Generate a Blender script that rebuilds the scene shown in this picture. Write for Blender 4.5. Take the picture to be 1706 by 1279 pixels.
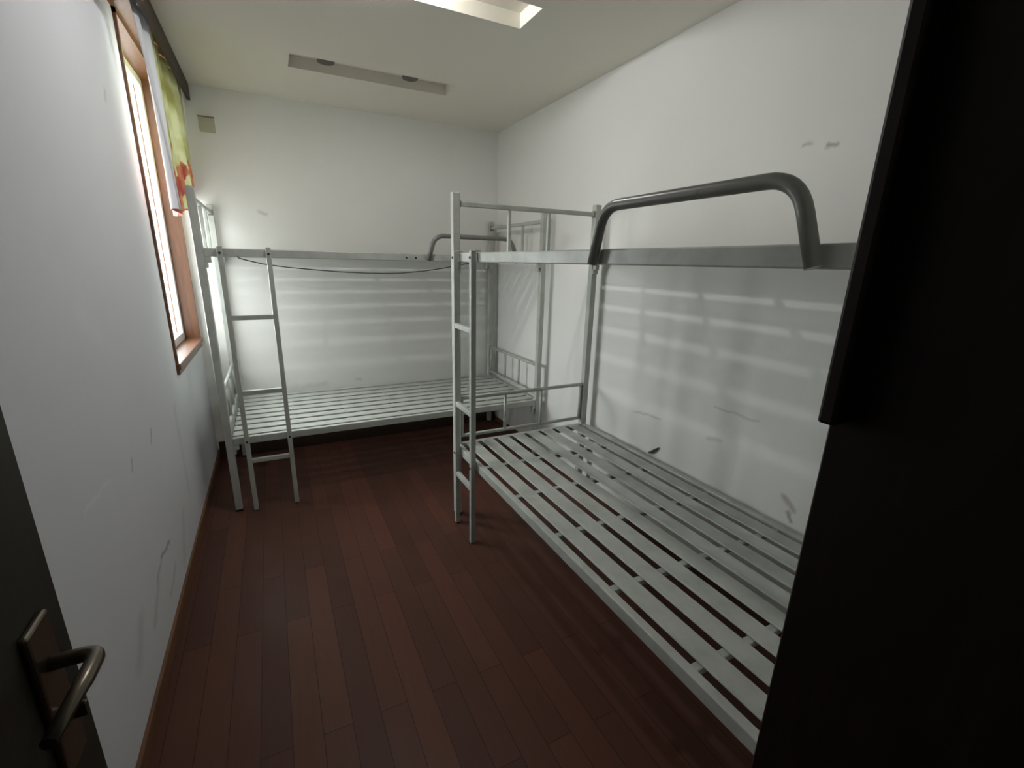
import bpy, bmesh, math, random
from mathutils import Vector, Matrix
random.seed(7)
scene = bpy.context.scene
for o in list(bpy.data.objects): bpy.data.objects.remove(o)
C = scene.collection

# ------------------------------------------------------------------ camera
cam_d = bpy.data.cameras.new('camera'); cam = bpy.data.objects.new('camera', cam_d); C.objects.link(cam)
F = 762.07; CX, CY = 840.46, 656.18
cam_d.sensor_fit = 'HORIZONTAL'; cam_d.sensor_width = 36.0; cam_d.lens = F/1706*36
cam_d.shift_x = (853-CX)/1706; cam_d.shift_y = (CY-639.5)/1706
cam_d.clip_start = 0.01
Rw = Matrix(((0.89602, -0.44355, 0.02015), (0.10487, 0.25551, 0.9611), (-0.43145, -0.85906, 0.27545))).transposed()
cam.matrix_world = Matrix.Translation((0, 0, 1.46)) @ Rw.to_4x4()
scene.camera = cam

# ------------------------------------------------------------------ view, world
vs = scene.view_settings
vs.view_transform = 'Standard'; vs.look = 'None'; vs.gamma = 1; vs.use_curve_mapping = False
vs.exposure = -0.08
WORLD = 4.2        # even daylight
SKY_LOBE = 34.0    # brighter stretch of sky beyond the window, to the left and ahead
SKY_TOP = 8.0      # overcast sky brightens upwards
LAMP = 18.8   # watts of the one lit downlight
w = bpy.data.worlds.new('daylight'); scene.world = w; w.use_nodes = True
bg = w.node_tree.nodes['Background']
bg.inputs[0].default_value = (0.98, 0.985, 1.0, 1)
wn, wl = w.node_tree.nodes, w.node_tree.links
wtc = wn.new('ShaderNodeTexCoord')
def wmath(op, a, b, clamp=False):
    n = wn.new('ShaderNodeMath'); n.operation = op; n.use_clamp = clamp
    for i, v in enumerate((a, b)):
        if isinstance(v, (int, float)): n.inputs[i].default_value = v
        else: wl.new(v, n.inputs[i])
    return n.outputs[0]
wd = wn.new('ShaderNodeVectorMath'); wd.operation = 'DOT_PRODUCT'; wl.new(wtc.outputs['Generated'], wd.inputs[0])
wd.inputs[1].default_value = Vector((-.75, .63, .20)).normalized()
wsep = wn.new('ShaderNodeSeparateXYZ'); wl.new(wtc.outputs['Generated'], wsep.inputs[0])
lobe = wmath('MULTIPLY', wmath('POWER', wmath('MAXIMUM', wd.outputs['Value'], 0.0), 6.0), SKY_LOBE)
top = wmath('MULTIPLY', wmath('MAXIMUM', wsep.outputs['Z'], 0.0), SKY_TOP)
wl.new(wmath('ADD', wmath('ADD', lobe, top), WORLD), bg.inputs[1])

# ------------------------------------------------------------------ dimensions (metres)
XL, XR, YF, YB, ZC = -0.488, 1.804, 0.20, 3.80, 2.489
WY0, WY1, WZ0, WZ1 = 2.83, 3.76, 0.915, 2.475           # window opening
TR = [(0.02, 1.14, 1.99, 2.19), (0.21, 1.137, 3.00, 3.20)]   # ceiling recesses
TZ = ZC + 0.06
LX, LY, LZ = 0.44, 2.095, 2.503

# ------------------------------------------------------------------ helpers
def tag(o, label=None, cat=None, group=None, kind=None):
    if label: o['label'] = label
    if cat: o['category'] = cat
    if group: o['group'] = group
    if kind: o['kind'] = kind
    return o

def box(bm, x0, x1, y0, y1, z0, z1, bev=0.0, seg=1):
    b = bmesh.new()
    bmesh.ops.create_cube(b, size=1.0)
    for v in b.verts:
        v.co = Vector(((x0+x1)/2 + v.co.x*(x1-x0), (y0+y1)/2 + v.co.y*(y1-y0), (z0+z1)/2 + v.co.z*(z1-z0)))
    if bev > 0:
        bmesh.ops.bevel(b, geom=list(b.edges), offset=bev, segments=seg, affect='EDGES', profile=0.5)
    me = bpy.data.meshes.new('t'); b.to_mesh(me); b.free(); bm.from_mesh(me); bpy.data.meshes.remove(me)

def quad(bm, *pts):
    bm.faces.new([bm.verts.new(p) for p in pts])

def tube(bm, pts, r, n=12, flat=None):
    """sweep a round section along a polyline"""
    pts = [Vector(p) for p in pts]; rings = []
    prev = None
    for i, p in enumerate(pts):
        t = (pts[min(i+1, len(pts)-1)] - pts[max(i-1, 0)]).normalized()
        if prev is None:
            a = Vector((0, 0, 1)) if abs(t.z) < 0.9 else Vector((1, 0, 0))
            u = t.cross(a).normalized()
        else:
            u = (prev - t*prev.dot(t)).normalized()
        prev = u; v = t.cross(u)
        ri = r[i] if isinstance(r, (list, tuple)) else r
        rings.append([bm.verts.new(p + ri*(math.cos(2*math.pi*k/n)*u + math.sin(2*math.pi*k/n)*v)) for k in range(n)])
    for a, b in zip(rings, rings[1:]):
        for k in range(n):
            f = bm.faces.new((a[k], a[(k+1) % n], b[(k+1) % n], b[k])); f.smooth = True
    bm.faces.new(rings[0][::-1]); bm.faces.new(rings[-1])

def cyl(bm, c, axis, r, h, n=20):
    c = Vector(c); a = Vector(axis).normalized()
    tube(bm, [c, c + a*h], r, n)

def fillet(corner_pts, rad, n=6):
    """round the inner corners of a polyline"""
    P = [Vector(p) for p in corner_pts]; out = [P[0]]
    for i in range(1, len(P)-1):
        a, b, c = P[i-1], P[i], P[i+1]
        d1 = (a-b).normalized(); d2 = (c-b).normalized()
        s, e = b + d1*rad, b + d2*rad
        for k in range(n+1):
            t = k/n
            out.append((1-t)**2*s + 2*t*(1-t)*b + t*t*e)
    out.append(P[-1]); return out

def obj(name, bm, mat, parent=None, smooth=False):
    bmesh.ops.recalc_face_normals(bm, faces=bm.faces)
    me = bpy.data.meshes.new(name); bm.to_mesh(me); bm.free()
    me.materials.append(mat)
    o = bpy.data.objects.new(name, me); C.objects.link(o)
    if parent: o.parent = parent
    return o

def thing(name, label, cat, loc=(0, 0, 0), rz=0, group=None):
    o = bpy.data.objects.new(name, None); C.objects.link(o)
    o.location = loc; o.rotation_euler = (0, 0, rz)
    return tag(o, label, cat, group)

def struct(name, bm, mat, parent=None):
    o = obj(name, bm, mat, parent)
    if not parent: o['kind'] = 'structure'
    return o

# ------------------------------------------------------------------ materials
def mat(name, col, rough=0.6, metal=0.0, spec=0.5):
    m = bpy.data.materials.new(name); m.use_nodes = True
    b = m.node_tree.nodes['Principled BSDF']
    b.inputs['Base Color'].default_value = (*col, 1); b.inputs['Roughness'].default_value = rough
    b.inputs['Metallic'].default_value = metal; b.inputs['Specular IOR Level'].default_value = spec
    return m

class NT:
    def __init__(s, m): s.m = m; s.t = m.node_tree; s.n = s.t.nodes; s.l = s.t.links; s.b = s.n['Principled BSDF']
    def new(s, ty, **kw):
        n = s.n.new(ty)
        for k, v in kw.items(): setattr(n, k, v)
        return n
    def obj(s): return s.new('ShaderNodeTexCoord').outputs['Object']
    def noise(s, scale, detail=3, vec=None, stretch=None, rough=.5):
        n = s.new('ShaderNodeTexNoise'); n.inputs['Scale'].default_value = scale; n.inputs['Detail'].default_value = detail
        n.inputs['Roughness'].default_value = rough
        v = vec or s.obj()
        if stretch:
            mp = s.new('ShaderNodeMapping'); mp.inputs['Scale'].default_value = stretch; s.l.new(v, mp.inputs[0]); v = mp.outputs[0]
        s.l.new(v, n.inputs['Vector']); return n.outputs['Fac']
    def ramp(s, fac, stops):
        r = s.new('ShaderNodeValToRGB'); e = r.color_ramp.elements
        while len(e) < len(stops): e.new(0.5)
        for el, (p, c) in zip(e, stops): el.position = p; el.color = (*c, 1) if len(c) == 3 else c
        s.l.new(fac, r.inputs[0]); return r.outputs[0]
    def mix(s, fac, a, b):
        m = s.new('ShaderNodeMix', data_type='RGBA')
        for inp, v in ((m.inputs[0], fac), (m.inputs[6], a), (m.inputs[7], b)):
            if isinstance(v, (int, float)): inp.default_value = v
            elif isinstance(v, tuple): inp.default_value = (*v, 1)
            else: s.l.new(v, inp)
        return m.outputs[2]
    def math(s, op, a, b=None, c=None, clamp=False):
        m = s.new('ShaderNodeMath', operation=op, use_clamp=clamp)
        for i, v in enumerate((a, b, c)):
            if v is None: continue
            if isinstance(v, (int, float)): m.inputs[i].default_value = v
            else: s.l.new(v, m.inputs[i])
        return m.outputs[0]
    def bump(s, h, strength, dist=0.01):
        b = s.new('ShaderNodeBump'); b.inputs['Strength'].default_value = strength; b.inputs['Distance'].default_value = dist
        s.l.new(h, b.inputs['Height']); s.l.new(b.outputs[0], s.b.inputs['Normal'])
    def color(s, c): s.l.new(c, s.b.inputs['Base Color'])

def wall_mat(name, base, strokes=(), axes=('Y', 'Z'), dirt=0.06):
    """emulsion paint with roller mottling; strokes = (a0,b0,a1,b1,halfwidth,colour,strength) in wall coordinates"""
    m = mat(name, base, 0.75, spec=0.3); g = NT(m)
    d = tuple(c*0.86 for c in base)
    n1 = g.noise(1.3, 4); n2 = g.noise(60, 2)
    col = g.mix(g.math('MULTIPLY', g.ramp(n1, [(0.35, (0, 0, 0)), (0.75, (1, 1, 1))]), dirt*6), base, d)
    if strokes:
        sp = g.new('ShaderNodeSeparateXYZ'); g.l.new(g.obj(), sp.inputs[0])
        wob = g.math('MULTIPLY', g.math('SUBTRACT', g.noise(25, 2), 0.5), 0.03)
        A = g.math('ADD', sp.outputs[axes[0]], wob); B = g.math('ADD', sp.outputs[axes[1]], g.math('MULTIPLY', g.math('SUBTRACT', g.noise(14, 3), 0.5), 0.05))
        for (a0, b0, a1, b1, hw, c, st) in strokes:
            L2 = (a1-a0)**2+(b1-b0)**2
            da = g.math('SUBTRACT', A, a0); db = g.math('SUBTRACT', B, b0)
            t = g.math('DIVIDE', g.math('ADD', g.math('MULTIPLY', da, a1-a0), g.math('MULTIPLY', db, b1-b0)), L2, clamp=True)
            ea = g.math('SUBTRACT', da, g.math('MULTIPLY', t, a1-a0)); eb = g.math('SUBTRACT', db, g.math('MULTIPLY', t, b1-b0))
            dd = g.math('SQRT', g.math('ADD', g.math('MULTIPLY', ea, ea), g.math('MULTIPLY', eb, eb)))
            f = g.math('SUBTRACT', 1.0, g.math('DIVIDE', dd, hw), clamp=True)
            f = g.math('MULTIPLY', f, st)
            col = g.mix(f, col, c)
    g.color(col)
    g.bump(n2, 0.12, 0.004)
    return m

G = (0.22, 0.21, 0.20)
WP = (0.84, 0.83, 0.795)
M_left = wall_mat('left wall paint', (0.78, 0.79, 0.83), [
    (1.40, .825, 1.62, .818, .012, (.9, .9, .9), .35),
    (2.11, .755, 2.147, .80, .009, G, .7), (1.825, .76, 1.84, .79, .010, G, .5),
    (2.085, .325, 1.93, .345, .012, G, .7), (1.93, .345, 1.82, .315, .012, G, .45), (1.84, .30, 1.70, .22, .03, G, .25),
    (2.10, .20, 1.95, .16, .02, G, .3), (1.60, .33, 1.50, .25, .05, G, .2), (2.25, .12, 2.4, .3, .05, G, .15),
    (1.67, 1.30, 1.79, 1.225, .05, (.9, .9, .9), .2), (2.43, 2.02, 2.45, 2.06, .02, G, .3), (2.6, .3, 2.62, .75, .04, G, .15)])
M_right = wall_mat('right wall paint', WP, [
    (1.00, .555, .955, .52, .02, (.30, .26, .18), .6), (.975, .50, .955, .465, .015, (.25, .2, .15), .7),
    (1.392, .825, 1.165, .838, .009, G, .3), (1.923, .647, 1.714, .67, .009, G, .3), (1.40, .669, 1.334, .678, .02, (.5, .45, .3), .4),
    (1.10, 1.878, 1.069, 1.878, .012, G, .6), (1.19, 1.89, 1.16, 1.895, .012, G, .4), (1.5, .3, 1.3, .45, .05, G, .12)])
M_back = wall_mat('back wall paint', WP, [
    (.02, 1.755, -.02, 1.762, .022, G, .35), (.55, .52, .58, .515, .015, G, .4), (.0, .48, .3, .50, .04, G, .2)], axes=('X', 'Z'))
M_front = wall_mat('front wall paint', WP)
M_ceil = wall_mat('ceiling paint', (0.82, 0.785, 0.69), dirt=0.04)

def wood(name, c1, c2, rough, stretch, coat=0.0):
    m = mat(name, c1, rough); g = NT(m)
    n = g.noise(6, 5, stretch=stretch, rough=.65)
    g.color(g.mix(g.ramp(n, [(0.35, (0, 0, 0)), (0.65, (1, 1, 1))]), c1, c2))
    g.bump(n, 0.08, 0.003)
    g.b.inputs['Coat Weight'].default_value = coat; g.b.inputs['Coat Roughness'].default_value = 0.25
    return m
M_frame = wood('orange brown window wood', (0.17, 0.066, 0.024), (0.10, 0.036, 0.014), 0.45, (12, 12, 1), .2)
M_base = wood('brown skirting wood', (0.20, 0.095, 0.045), (0.13, 0.058, 0.028), 0.5, (12, 1, 12))
M_pelmet = wood('dark pelmet wood', (0.055, 0.032, 0.016), (0.03, 0.018, 0.01), 0.6, (12, 1, 12))
M_jamb = wood('dark red brown jamb wood', (0.022, 0.008, 0.005), (0.012, 0.005, 0.003), 0.55, (14, 14, 1))
M_door = wood('near black door wood', (0.022, 0.018, 0.008), (0.013, 0.011, 0.005), 0.6, (14, 14, 1))

def floor_mat():
    m = mat('red brown floorboards', (0.07, 0.03, 0.02), 0.34, spec=0.20); g = NT(m)
    co = g.obj(); mp = g.new('ShaderNodeMapping'); mp.inputs['Rotation'].default_value = (0, 0, math.pi/2)
    g.l.new(co, mp.inputs[0])
    br = g.new('ShaderNodeTexBrick'); g.l.new(mp.outputs[0], br.inputs['Vector'])
    br.offset = 0.37; br.inputs['Scale'].default_value = 1.0
    br.inputs['Brick Width'].default_value = 0.9; br.inputs['Row Height'].default_value = 0.09
    br.inputs['Mortar Size'].default_value = 0.0012; br.inputs['Mortar Smooth'].default_value = 0.3; br.inputs['Bias'].default_value = 0
    br.inputs['Color1'].default_value = (0.145, 0.054, 0.036, 1); br.inputs['Color2'].default_value = (0.090, 0.037, 0.027, 1)
    br.inputs['Mortar'].default_value = (0.012, 0.006, 0.004, 1)
    n = g.noise(5, 5, stretch=(14, 1.2, 1), rough=.6)
    col = g.mix(g.math('MULTIPLY', n, 0.55), br.outputs['Color'], (0.06, 0.028, 0.02))
    g.color(col)
    rn = g.noise(3, 4)
    g.l.new(g.ramp(rn, [(0.3, (0.40,)*3), (0.7, (0.55,)*3)]), g.b.inputs['Roughness'])
    g.bump(br.outputs['Fac'], -0.25, 0.002)
    return m
M_floor = floor_mat()

def paint_metal(name, c, rough):
    m = mat(name, c, rough); g = NT(m)
    n = g.noise(9, 5, rough=.65); n2 = g.noise(140, 2)
    d = tuple(x*0.72 for x in c)
    col = g.mix(g.ramp(n, [(0.42, (0, 0, 0)), (0.72, (.8, .8, .8))]), c, d)
    g.color(col); g.bump(n2, 0.05, 0.001)
    g.l.new(g.ramp(n, [(0.3, (rough*.85,)*3), (0.7, (min(1, rough*1.3),)*3)]), g.b.inputs['Roughness'])
    return m
M_bed = paint_metal('pale grey green bed enamel', (0.49, 0.508, 0.465), 0.36)
M_guard = paint_metal('grey tubular steel', (0.20, 0.20, 0.18), 0.30)
M_bolt = mat('dark bolt steel', (0.03, 0.03, 0.03), 0.5, 0.6)
M_cable = mat('black cable', (0.03, 0.035, 0.035), 0.6)
M_plate = mat('yellowed plastic', (0.52, 0.49, 0.38), 0.5)
M_handle = mat('dull dark bronze metal', (0.16, 0.14, 0.11), 0.30, 0.9)
M_upvc = mat('white window plastic', (0.75, 0.77, 0.77), 0.4)
M_socket = mat('dark lamp rim', (0.10, 0.085, 0.07), 0.5)
M_debris = mat('dark dry splinter', (0.07, 0.075, 0.06), 0.8)
M_glass = bpy.data.materials.new('window glass'); M_glass.use_nodes = True
g = NT(M_glass); g.n.remove(g.b)
out = g.n['Material Output']; tr = g.new('ShaderNodeBsdfTransparent'); gl = g.new('ShaderNodeBsdfGlossy'); gl.inputs['Roughness'].default_value = 0.05
mx = g.new('ShaderNodeMixShader'); mx.inputs[0].default_value = 0.06
tr.inputs[0].default_value = (0.93, 0.96, 0.95, 1)
g.l.new(tr.outputs[0], mx.inputs[1]); g.l.new(gl.outputs[0], mx.inputs[2]); g.l.new(mx.outputs[0], out.inputs[0])

# ------------------------------------------------------------------ room shell
T = 0.12
bm = bmesh.new(); box(bm, XL-T, XR+T, -1.6, YB+T, -0.08, 0); struct('floor', bm, M_floor)
bm = bmesh.new(); box(bm, XL-T, XR+T, YB, YB+T, 0, ZC+.2); struct('wall_back', bm, M_back)
bm = bmesh.new(); box(bm, XR, XR+T, YF, YB, 0, ZC+.2); struct('wall_right', bm, M_right)
bm = bmesh.new()                                   # left wall round the window opening
box(bm, XL-T, XL, YF, WY0, 0, ZC+.2); box(bm, XL-T, XL, WY1, YB, 0, ZC+.2)
box(bm, XL-T, XL, WY0, WY1, 0, WZ0-.01); box(bm, XL-T, XL, WY0, WY1, WZ1, ZC+.2)
struct('wall_left', bm, M_left)
bm = bmesh.new()                                   # front wall with the doorway the picture is taken from
DX0, DX1, DZ = -0.375, 0.425, 2.08
box(bm, XL-T, DX0-.03, 0.02, YF, 0, ZC+.2); box(bm, DX1+.03, XR+T, 0.02, YF, 0, ZC+.2); box(bm, DX0-.03, DX1+.03, 0.02, YF, DZ+.7, ZC+.2)
struct('wall_front', bm, M_front)
bm = bmesh.new()                                   # passage behind the camera
box(bm, XL-T, XR+T, -1.72, -1.6, 0, ZC+.2); box(bm, XL-2*T, XL-T, -1.72, .02, 0, ZC+.2); box(bm, XR+T, XR+2*T, -1.72, .02, 0, ZC+.2)
struct('wall_passage', bm, M_front)
# ceiling with two recesses
bm = bmesh.new()
xs = sorted({XL-T, XR+T, *[v for t in TR for v in t[:2]]}); ys = sorted({-1.72, YB+T, *[v for t in TR for v in t[2:]]})
for i in range(len(xs)-1):
    for j in range(len(ys)-1):
        mx_, my_ = (xs[i]+xs[i+1])/2, (ys[j]+ys[j+1])/2
        if any(t[0] < mx_ < t[1] and t[2] < my_ < t[3] for t in TR): continue
        box(bm, xs[i], xs[i+1], ys[j], ys[j+1], ZC, TZ)
box(bm, XL-T, XR+T, -1.72, YB+T, TZ, TZ+.06)
bmesh.ops.remove_doubles(bm, verts=bm.verts, dist=1e-5)
struct('ceiling', bm, M_ceil)

bm = bmesh.new(); box(bm, XL, XL+.012, YF, YB, 0, 0.07, .002); struct('baseboard_left', bm, M_base)
bm = bmesh.new(); box(bm, XL+.010, XR, YB-.010, YB, 0, 0.13, .002); struct('baseboard_back', bm, M_pelmet)
bm = bmesh.new(); box(bm, XR-.010, XR, YF, YB-.010, 0, 0.045, .002); struct('baseboard_right', bm, M_base)

# ------------------------------------------------------------------ window
win = thing('window_1', None, None); win['kind'] = 'structure'
del_cat = [k for k in ('label', 'category') if k in win.keys()]
bm = bmesh.new(); GX = XL-.075
box(bm, XL-T, XL+.012, WY0, WY0+.02, WZ0, WZ1); box(bm, XL-T, XL+.012, WY1-.02, WY1, WZ0, WZ1)
box(bm, XL-T, XL+.012, WY0, WY1, WZ1-.02, WZ1)
obj('window_lining', bm, M_frame, win)
bm = bmesh.new(); box(bm, XL-T, XL+.022, WY0-.005, WY1+.005, WZ0-.025, WZ0+.005, .003); box(bm, XL, XL+.014, WY0-.005, WY1+.005, WZ0-.05, WZ0-.025)
obj('window_sill', bm, M_frame, win)
bm = bmesh.new()
a0, a1, b0, b1 = WY0+.02, WY1-.02, WZ0+.005, WZ1-.02
for (p, q, r, s) in ((a0, a0+.045, b0, b1), (a1-.045, a1, b0, b1), (a0+.045, a1-.045, b0, b0+.05), (a0+.045, a1-.045, b1-.045, b1), ((a0+a1)/2-.02, (a0+a1)/2+.02, b0+.05, b1-.045)):
    box(bm, XL-.105, GX, p, q, r, s, .003)
obj('window_frame', bm, M_upvc, win)
bm = bmesh.new(); box(bm, XL-.092, XL-.088, a0+.03, a1-.03, b0+.03, b1-.03); obj('pane', bm, M_glass, win)

# the daylight entering through this window is sampled through its opening
pd = bpy.data.lights.new('window_daylight', 'AREA'); pd.shape = 'RECTANGLE'; pd.size = WZ1-WZ0; pd.size_y = WY1-WY0; pd.cycles.is_portal = True
po = bpy.data.objects.new('window_daylight', pd); C.objects.link(po); po.location = (XL-.125, (WY0+WY1)/2, (WZ0+WZ1)/2); po.rotation_euler = (0, -math.pi/2, 0)
# curtain and its pelmet
bm = bmesh.new(); box(bm, XL+.135, XL+.155, 2.3, YB, ZC-.092, ZC, .002)
pelmet = tag(obj('curtain_pelmet', bm, M_pelmet), 'dark brown pelmet box fixed to the ceiling above the window', 'pelmet')
bm = bmesh.new(); box(bm, XL, XL+.135, 2.3, YB, ZC-.014, ZC); obj('top_board', bm, M_frame, pelmet)

def curtain():
    bm = bmesh.new(); ny, nz = 90, 26
    y0, y1 = 2.60, 3.785; grid = []
    for i in range(ny+1):
        u = i/ny; row = []
        for k in range(nz+1):
            v = k/nz
            zb = 1.665 + 0.22*max(0, u-.25)**1.0 + .012*math.sin(u*22)
            ztop = ZC-.018
            z = ztop + (zb-ztop)*v
            amp = .010 + .012*v
            y = y0 + (y1-y0)*u + .12*v*(1-u)
            x = XL + .100 + amp*math.sin(u*2*math.pi*6.5 + .8*math.sin(v*2)) + .012*math.sin(u*9+v*2) + .015*v*(1-u)
            row.append(bm.verts.new((x, y, z)))
        grid.append(row)
    for i in range(ny):
        for k in range(nz):
            f = bm.faces.new((grid[i][k], grid[i+1][k], grid[i+1][k+1], grid[i][k+1])); f.smooth = True
    return bm
m = bpy.data.materials.new('printed green curtain cloth'); m.use_nodes = True; g = NT(m)
co = g.obj(); sp = g.new('ShaderNodeSeparateXYZ'); g.l.new(co, sp.inputs[0])
n = g.noise(3.2, 4, stretch=(1, 1, 2)); n2 = g.noise(9, 3)
yg = g.ramp(n, [(0.33, (0.46, 0.46, 0.18)), (0.47, (0.62, 0.62, 0.36)), (0.6, (0.74, 0.75, 0.54))])
# vertical position: yellow green at the top, blossoms and leaves low down, green hem
low = g.math('SUBTRACT', 1.0, g.math('DIVIDE', g.math('SUBTRACT', sp.outputs['Z'], 1.92), 0.26), clamp=True)
fl = g.ramp(g.math('MULTIPLY', n2, low), [(0.42, (0, 0, 0)), (0.47, (1, 1, 1))])
vor = g.new('ShaderNodeTexVoronoi'); vor.inputs['Scale'].default_value = 9; g.l.new(co, vor.inputs['Vector'])
flower = g.ramp(vor.outputs['Distance'], [(0.1, (0.52, 0.15, 0.08)), (0.35, (0.66, 0.34, 0.18)), (0.6, (0.45, 0.12, 0.10))])
c = g.mix(fl, yg, flower)
dots = g.ramp(vor.outputs['Distance'], [(0.05, (1, 1, 1)), (0.09, (0, 0, 0))])
c = g.mix(g.math('MULTIPLY', dots, low), c, (0.06, 0.05, 0.03))
# plain pale lining strip along the near edge
edge = g.math('LESS_THAN', g.math('ADD', sp.outputs['Y'], g.math('MULTIPLY', n, .08)), 2.89)
c = g.mix(edge, c, (0.74, 0.74, 0.76))
g.color(c); g.b.inputs['Roughness'].default_value = 0.9
tl = g.new('ShaderNodeBsdfTranslucent'); g.l.new(c, tl.inputs[0]); mx = g.new('ShaderNodeMixShader'); mx.inputs[0].default_value = 0.2
g.l.new(g.b.outputs[0], mx.inputs[1]); g.l.new(tl.outputs[0], mx.inputs[2]); g.l.new(mx.outputs[0], g.n['Material Output'].inputs[0])
cur = obj('curtain', curtain(), m)
md = cur.modifiers.new('thickness', 'SOLIDIFY'); md.thickness = 0.0015
tag(cur, 'short yellow green curtain with orange flowers hanging at the window', 'curtain')

# ------------------------------------------------------------------ door leaf with lever handle (left, very near)
LFX = -0.322
door = thing('door_1', None, None); door['kind'] = 'structure'
bm = bmesh.new(); box(bm, LFX-.038, LFX, 0.03, 0.775, 0.008, 2.05, .002); obj('door_leaf', bm, M_door, door)
bm = bmesh.new(); hy, hz = .690, .943
box(bm, LFX, LFX+.010, hy-.031, hy+.031, hz-.17, hz+.065, .004, 2); pl = obj('handle_plate', bm, M_handle, door)
bm = bmesh.new()
pts = fillet([(LFX+.008, hy, hz), (LFX+.060, hy, hz), (LFX+.062, hy-.045, hz+.006), (LFX+.052, hy-.140, hz+.004)], .022)
tube(bm, pts, [.010]*4 + [.0105]*(len(pts)-6) + [.0095, .008], 14)
obj('door_handle', bm, M_handle, pl)
bm = bmesh.new(); cyl(bm, (LFX+.008, hy, hz-.085), (1, 0, 0), .011, .010); box(bm, LFX+.016, LFX+.034, hy-.004, hy+.004, hz-.097, hz-.073, .002); obj('lock_knob', bm, M_handle, pl)

# door frame round the camera: right jamb, head, left jamb; casing on the room side
bm = bmesh.new()
box(bm, DX1, DX1+.03, -.02, YF+.012, 0, DZ+.7, .002)
box(bm, DX0-.03, DX0, -.02, YF+.012, 0, DZ+.7, .002)
box(bm, DX0, DX1, -.02, YF+.012, DZ+.67, DZ+.70, .002) if False else None
struct('trim_1', bm, M_jamb)
bm = bmesh.new()
box(bm, DX1-.022, DX1+.0, YF-.003, YF+.011, 1.335, ZC, .003, 2)
struct('trim_2', bm, M_jamb)

# ------------------------------------------------------------------ switch plate, lights
pt = thing('junction_plate', 'small square yellowed blank plate high on the back wall near the curtain', 'wall plate', (-.262, YB, 2.27))
bm = bmesh.new(); box(bm, -.043, .043, -.009, 0, -.043, .043, .003, 2); obj('plate', bm, M_plate, pt)
bm = bmesh.new(); cyl(bm, (0, -.0095, 0), (0, -1, 0), .007, .002); box(bm, -.02, .02, -.0105, -.009, -.0215, -.0205); box(bm, -.02, .02, -.0105, -.009, .0205, .0215); obj('centre_boss', bm, M_plate, pt)
bm = bmesh.new(); box(bm, -.045, .045, -.010, 0, .043, .049); obj('plate_rim', bm, mat('grimy edge', (.22, .19, .13), .8), pt)

def downlight(label, x, y, lit):
    t = thing('ceiling_light', label, 'light', (x, y, TZ), 0, 'recessed ceiling lights')
    bm = bmesh.new(); tube(bm, [(0, 0, 0), (0, 0, -.018), (0, 0, -.020), (0, 0, -.028)] if lit else [(0, 0, 0), (0, 0, -.028), (0, 0, -.030), (0, 0, -.040)], [.030, .030, .046, .046], 28); obj('lamp_holder', bm, M_socket, t)
    if lit:
        ld = bpy.data.lights.new('bulb', 'POINT'); ld.energy = LAMP; ld.shadow_soft_size = .021; ld.color = (0.975, 0.985, 1.0)
        lo = bpy.data.objects.new('bulb', ld); C.objects.link(lo); lo.parent = t; lo.location = (0, 0, LZ - TZ - .004)
    return t
downlight('lit round lamp in the ceiling recess nearer the camera', LX, LY, True)
downlight('unlit dark rimmed lamp at left in the far ceiling recess', .40, 3.09, False)
downlight('unlit dark rimmed lamp at right in the far ceiling recess', .875, 3.09, False)

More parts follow.
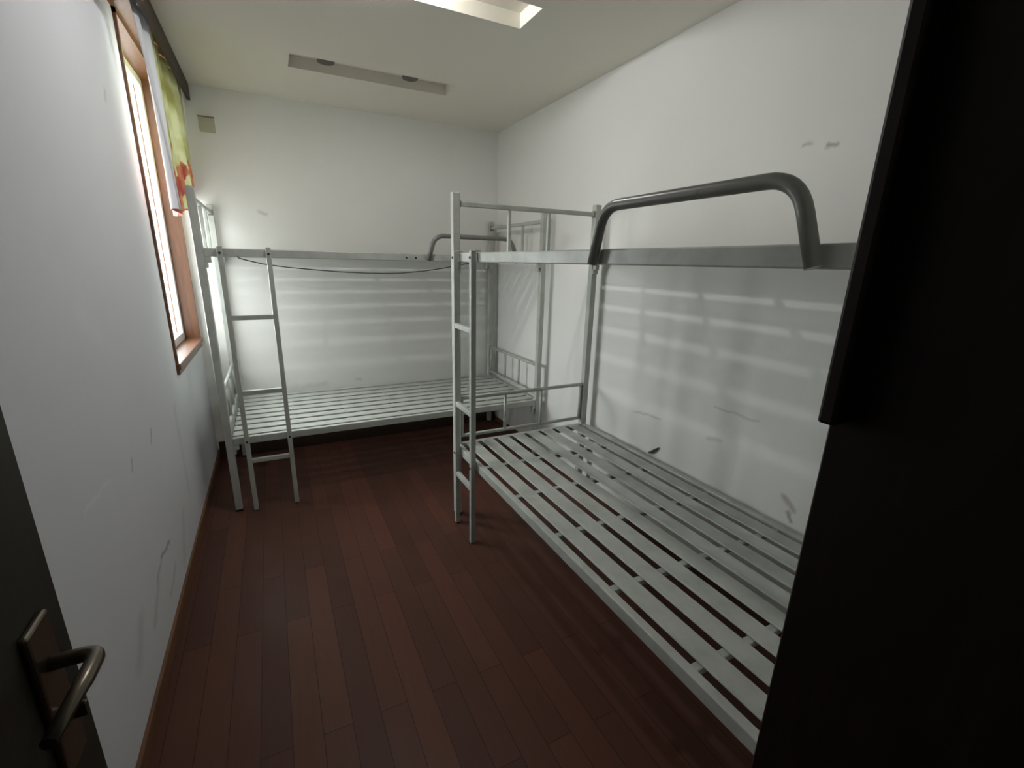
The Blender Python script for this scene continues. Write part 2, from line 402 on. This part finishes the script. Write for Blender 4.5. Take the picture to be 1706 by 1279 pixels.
# ------------------------------------------------------------------ bunk bed (local: x length, y depth from the room side to the wall, z up)
L, W = 2.08, 0.912
P = .038
ZT = {'low': 0.461, 'top': 1.503}
RH = .043
def bunk_bed(label, loc, rz):
    t = thing('bunk_bed', label, 'bunk bed', loc, rz, 'steel bunk beds')
    def part(name, fn, m=M_bed, parent=None):
        bm = bmesh.new(); fn(bm); return obj(name, bm, m, parent or t)
    for x0 in (0, L-P):
        for y0 in (0, W-P):
            p = part('post', lambda b: box(b, x0, x0+P, y0, y0+P, 0.012, 1.792, .004, 2))
            part('foot_cap', lambda b: box(b, x0-.001, x0+P+.001, y0-.001, y0+P+.001, 0, .014, .003), M_bolt, p)
    for key, zt in ZT.items():
        zb = zt-RH
        for yy in (.004, W-.030-.004):
            part('side_rail', lambda b: box(b, P, L-P, yy, yy+.030, zb, zt, .004, 2))
            for bx in (P-.001, L-P-.027):
                part('bracket', lambda b: (box(b, bx, bx+.028, yy+.002, yy+.028, zb-.030, zb, .002), box(b, bx, bx+.012, yy-.003, yy+.033, zb-.055, zb-.030, .002)))
        for xx in (.006, L-.036):
            part('end_rail', lambda b: box(b, xx, xx+.028, P, W-P, zb, zt-.006, .003))
        for k in range(1, 6):
            xc = P + (L-2*P)*k/6
            part('cross_bar', lambda b: box(b, xc-.013, xc+.013, .034, W-.034, zt-.030, zt-.0105, .002))
        inner = W-.068; gap = .028; sw = (inner-9*gap)/8
        for k in range(8):
            y0 = .034+gap+k*(sw+gap)
            def slat(b):
                prof = [(0, -.0045), (.0008, -.0028), (.0025, -.0014), (.005, -.0006), (.010, -.0006), (.012, -.0014), (.014, -.0006)]
                top = [(y0+p, zt-.001+q) for p, q in prof] + [(y0+sw-p, zt-.001+q) for p, q in reversed(prof)]
                bot = [(p, q-.0015) for p, q in top][::-1]
                ring = top + bot
                v0 = [b.verts.new((.036, p, q)) for p, q in ring]; v1 = [b.verts.new((L-.036, p, q)) for p, q in ring]
                n = len(ring)
                for i in range(n): b.faces.new((v0[i], v0[(i+1) % n], v1[(i+1) % n], v1[i]))
                h = len(top)
                for vv in (v0, v1):
                    for i in range(h-1): b.faces.new((vv[i], vv[i+1], vv[n-2-i], vv[n-1-i]))
            part('slat', slat)
    for x0 in (0, L-P):
        xc = x0+P/2
        # upper headboard
        part('headboard_bar', lambda b: box(b, xc-.011, xc+.011, P, W-P, 1.728, 1.752, .003))
        for f in (.355, .625):
            part('spindle', lambda b: box(b, xc-.009, xc+.009, W*f-.009, W*f+.009, 1.497, 1.728, .003, 2))
        for yy in (P-.002, W-P-.006):
            part('bracket', lambda b: box(b, xc-.015, xc+.015, yy, yy+.008, 1.722, 1.758, .002), M_guard)
        # lower headboard: a flat loop with two spindles
        for z in (.722, .497):
            part('headboard_bar', lambda b: tube(b, [(xc, P, z), (xc, W-P, z)], .0105, 10))
        for yy in (P+.012, W-P-.012, W*.355, W*.625):
            part('spindle', lambda b: tube(b, [(xc, yy, .497), (xc, yy, .722)], .009, 10))
    # ladder near the low x end, hooked over the rails
    for xs_ in (.110, .334):
        r = part('ladder_rail', lambda b: (box(b, xs_-.0125, xs_+.0125, -.030, -.003, 0.004, 1.512, .003, 2), box(b, xs_-.0125, xs_+.0125, -.012, .020, 1.506, 1.514, .002)))
        for z in (1.480, .440):
            part('bolt', lambda b: cyl(b, (xs_, -.030, z), (0, -1, 0), .006, .004, 12), M_bolt, r)
        part('hook', lambda b: box(b, xs_-.010, xs_+.010, -.004, .006, .43, .475, .001), M_bed, r)
    for z in (1.147, .728, .318):
        part('ladder_rung', lambda b: box(b, .1225, .3215, -.028, -.006, z-.013, z+.013, .003, 2))
    # safety rail: bent round tube on the outer face of the upper rail
    def guard(b):
        pts = fillet([(1.220, -.012, 1.462), (1.262, -.016, 1.612), (1.792, -.016, 1.612), (1.842, -.012, 1.462)], .06, 8)
        tube(b, pts, .0145, 14)
    part('safety_rail', guard, M_guard)
    return t
bedA = bunk_bed('grey green steel bunk bed against the right wall, nearer of the two', (0.846, 2.335, 0), -math.pi/2)

def copy_tree(o, parent=None):
    c = o.copy(); C.objects.link(c); c.parent = parent
    for ch in list(o.children): copy_tree(ch, c)
    return c
bedB = copy_tree(bedA)
bedB.location = (-.331, 2.872, 0); bedB.rotation_euler = (0, 0, 0)
for x in (1.087, 1.145):
    bm = bmesh.new(); cyl(bm, (x, .006, 1.478), (0, -1, 0), .006, .004, 12); obj('bolt', bm, M_bolt, bedB)
bedB['label'] = 'grey green steel bunk bed across the back wall, beside the window'

# cable slung under the far bed's upper rail
bm = bmesh.new()
pts = [(-.146, 2.8732, 1.4650), (-.140, 2.874, 1.4570), (-.12, 2.878, 1.450), (-.08, 2.878, 1.440), (-.024, 2.878, 1.427), (.09, 2.878, 1.412), (.213, 2.878, 1.402), (.36, 2.878, 1.391), (.507, 2.878, 1.385), (.62, 2.878, 1.384), (.721, 2.878, 1.387), (.86, 2.878, 1.400), (.99, 2.878, 1.419), (1.1, 2.878, 1.440), (1.185, 2.878, 1.457), (1.195, 2.8732, 1.465)]
tube(bm, pts, .0028, 8); tag(obj('cable', bm, M_cable), 'thin dark cable sagging below the upper rail of the far bunk bed', 'cable')

# splinter stuck on the right wall just above the mattress base
bm = bmesh.new(); tube(bm, [(XR-.012, 1.760, .455), (XR-.010, 1.735, .470), (XR-.008, 1.710, .492), (XR-.006, 1.690, .513)], [.004, .008, .007, .001], 8)
tag(obj('wood_splinter', bm, M_debris), 'small dark splinter stuck on the right wall just above the lower bunk', 'splinter')
